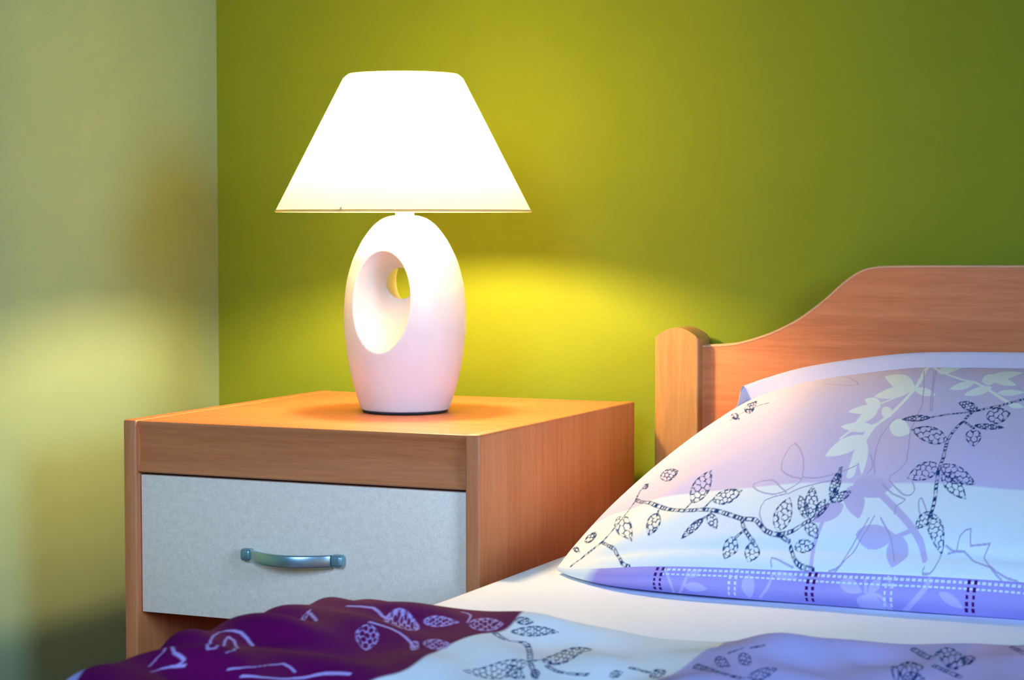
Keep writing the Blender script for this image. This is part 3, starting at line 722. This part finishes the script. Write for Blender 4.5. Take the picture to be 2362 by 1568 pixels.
TOP_BORDER = [(0.0836, 0.2129), (0.1016, 0.2066), (0.1606, 0.202), (0.2572, 0.2166), (0.3352, 0.242), (0.4408, 0.2302), (0.5428, 0.2348)]
BAND_STROKES = [
    ('B',3,[(0.1699,0.1353),(0.1728,0.2607),(0.1754,0.3935),(0.1772,0.5238),(0.1783,0.6466),(0.1786,0.7494),(0.179,0.8346),(0.179,0.9148),(0.1786,1.0)]),
    ('B',3,[(0.1972,0.1178),(0.1968,0.218),(0.1965,0.3233),(0.1957,0.4286),(0.1946,0.5388),(0.1928,0.6516),(0.1906,0.7694),(0.1877,0.8972),(0.1852,1.0)]),
    ('B',3,[(0.2958,0.1103),(0.295,0.2105),(0.2943,0.3133),(0.2932,0.4185),(0.2914,0.5188),(0.2896,0.614),(0.287,0.7043),(0.2845,0.7945),(0.2819,0.8897)]),
    ('B',4,[(0.4053,0.5288),(0.4085,0.5313),(0.4118,0.5288),(0.4151,0.5388),(0.4184,0.5739),(0.4209,0.6541),(0.4235,0.7644),(0.4253,0.8947),(0.4275,1.0)]),
    ('B',5,[(0.4689,0.0827),(0.4678,0.1454),(0.4671,0.208),(0.4657,0.2782),(0.4635,0.3684),(0.4598,0.4887),(0.4551,0.6366),(0.4493,0.807),(0.4431,0.9875)]),
    ('B',3,[(0.4005,0.1529),(0.4016,0.2556),(0.4024,0.3609),(0.4027,0.4687)]),
    ('B',3,[(0.4253,0.0752),(0.4267,0.1554),(0.4282,0.2356),(0.4293,0.3183)]),
]
BAND_LEAVES = [
    ('B',0.1943,0.6566,0.2205,0.7243,-0.0015,0.1779,53,11),
    ('B',0.1986,0.3183,0.2117,0.0752,0.0029,0.0977,33,8),
    ('B',0.2678,0.1754,0.2696,0.9574,-0.0076,0.0322,55,15),
    ('B',0.2958,0.1103,0.3249,0.2155,-0.0002,0.1153,58,9),
    ('B',0.3733,0.213,0.3991,0.4737,-0.0025,0.1749,57,17),
    ('B',0.4162,0.1378,0.4064,0.4962,-0.0047,-0.0777,40,11),
    ('B',0.3929,0.6817,0.4224,1.0,-0.0055,0.2617,73,19),
    ('B',0.4809,0.3759,0.5064,0.792,-0.0029,0.1178,68,11),
]
BAND_DASHES = [('P', 0.1615), ('S', 0.2507), ('P', 0.3405), ('S', 0.4275), ('P', 0.5137)]
DUVET_STROKES = [
    ('D',4,[(0.2012,0.1343),(0.2102,0.1441),(0.2177,0.1495),(0.2207,0.1404),(0.2247,0.1351),(0.2292,0.138),(0.2357,0.1495),(0.2532,0.1884),(0.2632,0.2101)]),
    ('D',3,[(0.2642,0.2121),(0.2662,0.2084),(0.2682,0.2043),(0.2692,0.1982)]),
    ('D',3,[(0.2787,0.2137),(0.2822,0.2162),(0.2852,0.2178),(0.2882,0.2187),(0.2917,0.2187),(0.2952,0.2154),(0.2992,0.2109),(0.3038,0.2068),(0.3083,0.2035)]),
    ('D',3,[(0.3298,0.172),(0.3343,0.1707),(0.3393,0.1712),(0.3443,0.1716)]),
    ('D',3,[(0.2667,0.2174),(0.2727,0.2268),(0.2782,0.2359),(0.2837,0.2444)]),
    ('V',4,[(0.0701,0.1114),(0.0811,0.1093),(0.0916,0.1101),(0.0996,0.1163),(0.1056,0.1228),(0.1101,0.1257),(0.1136,0.1269)]),
    ('V',4,[(0.1241,0.1785),(0.1326,0.1781),(0.1402,0.1773),(0.1477,0.1802),(0.1557,0.1867),(0.1632,0.1949),(0.1717,0.2072)]),
    ('V',4,[(0.1467,0.077),(0.1492,0.0774),(0.1517,0.0778),(0.1547,0.0803),(0.1577,0.0839),(0.1612,0.0913),(0.1647,0.1003),(0.1677,0.1089),(0.1697,0.1151)]),
    ('V',4,[(0.0911,0.3497),(0.0541,0.2776),(0.0486,0.2629),(0.0436,0.2465),(0.0461,0.2416),(0.0521,0.2408),(0.0596,0.2432),(0.0681,0.2502),(0.0786,0.2616)]),
    ('V',4,[(0.0921,0.3501),(0.0951,0.3464),(0.0876,0.3239),(0.0586,0.2645),(0.0541,0.2522),(0.0626,0.2584),(0.0841,0.2936),(0.1031,0.337),(0.1031,0.3468)]),
    ('V',4,[(0.0646,0.3775),(0.0631,0.3652),(0.0631,0.3566),(0.0531,0.3325),(0.0721,0.3587),(0.0786,0.362),(0.0831,0.3652),(0.0821,0.3681),(0.0801,0.3714)]),
    ('V',4,[(0.0721,0.389),(0.0721,0.3841),(0.0726,0.3804),(0.0736,0.3771),(0.0756,0.3751),(0.0776,0.373),(0.0806,0.3718),(0.0831,0.3706),(0.0861,0.3693)]),
    ('V',4,[(0.0641,0.1527),(0.0696,0.1589),(0.0756,0.1658),(0.0836,0.1769)]),
    ('V',5,[(0.1226,0.3665),(0.1321,0.3583),(0.1391,0.3468),(0.1447,0.3382),(0.1507,0.3337),(0.1552,0.3296),(0.1607,0.3268),(0.1687,0.3255),(0.1777,0.3243)]),
    ('V',3,[(0.1126,0.364),(0.1181,0.3583),(0.1226,0.3489),(0.1251,0.3321),(0.1301,0.3227),(0.1361,0.3251),(0.1417,0.3296)]),
    ('D',4,[(0.3753,0.1638),(0.3843,0.1765),(0.3938,0.192),(0.4048,0.2137),(0.4123,0.2252),(0.4173,0.2301),(0.4213,0.2326),(0.4248,0.2338),(0.4278,0.2334)]),
    ('D',3,[(0.3948,0.149),(0.3968,0.1454),(0.3978,0.1388),(0.3988,0.1318)]),
    ('D',3,[(0.4038,0.1261),(0.4058,0.1232),(0.4078,0.1204),(0.4098,0.1175)]),
    ('D',5,[(0.5014,0.0598),(0.5074,0.0721),(0.5134,0.0843),(0.5194,0.097),(0.5239,0.1048),(0.5259,0.1044),(0.5259,0.0966),(0.5249,0.0848),(0.5239,0.0721)]),
    ('D',4,[(0.5334,0.1388),(0.5429,0.1519),(0.5514,0.1613),(0.5599,0.1703)]),
    ('D',4,[(0.5754,0.0557),(0.5824,0.0745),(0.5884,0.0884),(0.5939,0.0999)]),
    ('D',3,[(0.3718,0.0508),(0.3768,0.0577),(0.3808,0.0614),(0.3843,0.0639)]),
]
DUVET_LEAVES = [
    ('D',0.2647,0.2158,0.2312,0.2596,-0.0079,-0.0165,153,21),
    ('D',0.2702,0.2031,0.2737,0.1073,0.0133,0.0284,121,14),
    ('D',0.2057,0.1171,0.2382,0.095,0.0041,0.0092,113,12),
    ('D',0.1972,0.0901,0.2147,0.0913,0.0035,0.0086,46,9),
    ('D',0.2502,0.2277,0.2752,0.2461,0.0022,0.0109,52,15),
    ('D',0.3238,0.199,0.3298,0.1863,0.0033,0.0061,34,9),
    ('D',0.3493,0.1863,0.3538,0.1626,0.007,0.0178,41,10),
    ('D',0.2742,0.2285,0.2857,0.2461,-0.0015,0.0051,25,12),
    ('V',0.1266,0.1826,0.1432,0.224,-0.0079,0.0014,61,27),
    ('V',0.1116,0.1323,0.1422,0.1355,0.0122,0.0267,87,14),
    ('V',0.1381,0.1228,0.1647,0.1183,0.0048,0.0103,83,13),
    ('V',0.1732,0.12,0.1932,0.1015,0.0114,0.0245,80,16),
    ('V',0.1717,0.1924,0.1927,0.1916,0.0074,0.0166,65,12),
    ('V',0.1662,0.1904,0.1747,0.2187,-0.0053,-0.0055,24,10),
    ('V',0.0796,0.2121,0.0591,0.1429,0.0053,0.0072,58,9),
    ('D',0.3878,0.1593,0.4073,0.1912,0.0021,0.0131,39,12),
    ('D',0.4033,0.154,0.4213,0.1904,0.0014,0.0154,37,14),
    ('D',0.4293,0.2309,0.4403,0.197,0.0049,0.0144,75,14),
    ('D',0.5224,0.0708,0.5569,0.1368,0.0067,0.0445,70,20),
    ('D',0.5509,0.1278,0.5624,0.1249,0.0038,0.0162,38,9),
    ('D',0.5094,0.1679,0.5284,0.1486,0.0133,0.0591,76,18),
    ('D',0.5229,0.1896,0.5394,0.1933,0.0027,0.0144,52,15),
]

# ------------------------------------------------------------------ pillow
pil = empty('pillow', (1.165, -.38, .3895))
tag(pil, 'lilac and white leaf-print pillow leaning against the headboard', 'pillow')
s_ = np.concatenate([np.linspace(0, .66, 940), np.linspace(.66, 1, 90)[1:]]); t_ = np.linspace(0, 1, 470)
Sg, Tg = np.meshgrid(s_, t_, indexing='ij')
bx = np.interp(Sg.ravel(), [p[0] for p in TOP_BORDER], [p[1] for p in TOP_BORDER])
ground = patch_color([0.0], [WHITE_G, LILAC_G], Tg.ravel() - .212 - 0 * bx, .006)
ct = Cloth(Sg, Tg, PW, PH * .47, ground)
for k in 'LWOD':
    for a in TOP_LEAVES:
        if a[0] == k: ct.leaf(*a)
    for a in TOP_STROKES:
        if a[0] == k: ct.stroke(*a)
for a in TOP_LEAVES:                                        # the print repeats across the far half of the case
    if a[1] + .52 > .72 and max(a[1], a[3]) + .52 < .99: ct.leaf(a[0], a[1] + .52, a[2], a[3] + .52, *a[4:])
for k, w_, p_ in TOP_STROKES:
    if min(q[0] for q in p_) + .52 > .70: ct.stroke(k, w_, [(q[0] + .52, q[1]) for q in p_ if q[0] + .52 < .99] or p_[:1])
np_mesh('pillowcase', pillow_top(Sg, Tg).reshape(-1, 3), grid_faces(*Sg.shape), M_PRINT, pil, ct.c)
v_ = np.concatenate([np.linspace(0, 1, 56), np.linspace(1, 2, 40)[1:]])
Sg, Vg = np.meshgrid(s_, v_, indexing='ij')
cb = Cloth(Sg, Vg, PW, .033, patch_color([.072], [WHITE_G, (.40, .34, .78)], (Sg + .012 * Vg).ravel(), .02))
for a in BAND_LEAVES: cb.leaf(*a)
for a in BAND_STROKES: cb.stroke(*a)
for row in (.07, .22):                                     # two rows of printed white stitches below the seam
    for k in range(130): cb.dashes(.165 + k * .0062, .165 + k * .0062 + .0040, row, row + .065, (.78, .86, .95))
for kind, s0 in BAND_DASHES:
    ink = (.075, .008, .16) if kind == 'P' else (.74, .80, .95)
    for col in (-.0042, .0028):
        for k in range(5):
            w_ = .0022 if kind == 'P' else .0016
            cb.dashes(s0 + col - .0006 * k, s0 + col - .0006 * k + w_ * 1.5, .02 + k * .19, .02 + k * .19 + .12, ink)
np_mesh('pillowcase_underside', pillow_bottom(Sg, Vg).reshape(-1, 3), grid_faces(*Sg.shape, flip=True), M_PRINT, pil, cb.c)
for sx in (0.0, 1.0):                                       # the two short ends, slightly bulging
    tt = np.linspace(0, 1, 60); k_ = np.linspace(0, 1, 9)
    A = pillow_seam(np.full(60, sx), tt); B = pillow_bottom(np.full(60, sx), 1 + tt)
    P = A[:, None] * (1 - k_)[None, :, None] + B[:, None] * k_[None, :, None]
    P[..., 0] += (1 if sx else -1) * .012 * np.sin(math.pi * k_)[None] * smooth01(tt * 3)[:, None] * smooth01((1 - tt) * 4)[:, None]
    np_mesh('pillowcase_end', P.reshape(-1, 3), grid_faces(60, 9, flip=not sx), M_PRINT, pil, np.tile(np.array(LILAC_G), (540, 1)))
# flat hem standing up behind the filling, round both back corners
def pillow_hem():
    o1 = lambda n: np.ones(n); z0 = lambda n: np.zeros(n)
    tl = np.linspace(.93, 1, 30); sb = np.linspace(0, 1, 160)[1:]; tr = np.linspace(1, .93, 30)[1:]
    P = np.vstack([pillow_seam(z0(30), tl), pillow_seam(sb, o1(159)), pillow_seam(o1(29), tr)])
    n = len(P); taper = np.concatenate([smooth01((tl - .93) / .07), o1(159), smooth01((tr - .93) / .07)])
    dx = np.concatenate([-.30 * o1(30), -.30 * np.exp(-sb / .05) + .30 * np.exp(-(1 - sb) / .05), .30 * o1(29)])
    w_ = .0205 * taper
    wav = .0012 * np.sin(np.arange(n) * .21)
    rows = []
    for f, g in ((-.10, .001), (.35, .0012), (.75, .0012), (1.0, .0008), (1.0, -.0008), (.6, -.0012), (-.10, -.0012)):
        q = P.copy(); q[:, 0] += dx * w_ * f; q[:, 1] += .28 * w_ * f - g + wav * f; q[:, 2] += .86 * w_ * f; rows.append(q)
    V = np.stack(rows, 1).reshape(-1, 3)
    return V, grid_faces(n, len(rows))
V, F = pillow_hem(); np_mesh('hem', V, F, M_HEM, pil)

# ------------------------------------------------------------------ duvet
a_ = np.concatenate([np.linspace(-.22, -.11, 14)[:-1], np.linspace(-.11, .66, 980), np.linspace(.66, 1.12, 80)[1:]])
b_ = np.concatenate([np.linspace(0, .40, 400), np.linspace(.40, 1.13, 90)[1:]])
Ag, Bg = np.meshgrid(a_, b_, indexing='ij')
xs = Ag.ravel() + .005 * np.sin(Bg.ravel() * 40) - .065 * smooth01((Bg.ravel() - .24) / .10) * (Ag.ravel() < .1)
ground = patch_color([-.040, .196, .366, .545], [(.42, .40, .78), PURPLE_G, WHITE_G, (.50, .46, .82), (.58, .48, .80)], xs, .003)
cd = Cloth(Ag, Bg, 1.0, .24, ground)
for a in DUVET_LEAVES: cd.leaf(*a)
for k, w_, p_ in DUVET_STROKES: cd.stroke(k, w_ * (.28 if k == 'V' else .9), p_, px=.00034)
dv = np_mesh('duvet', duvet_point(Ag, Bg).reshape(-1, 3), grid_faces(*Ag.shape, flip=True), M_PRINT, None, cd.c)
so = dv.modifiers.new('thickness', 'SOLIDIFY'); so.thickness = .004; so.offset = -1
tag(dv, 'rumpled purple, white and lilac duvet folded back on the bed', 'duvet')
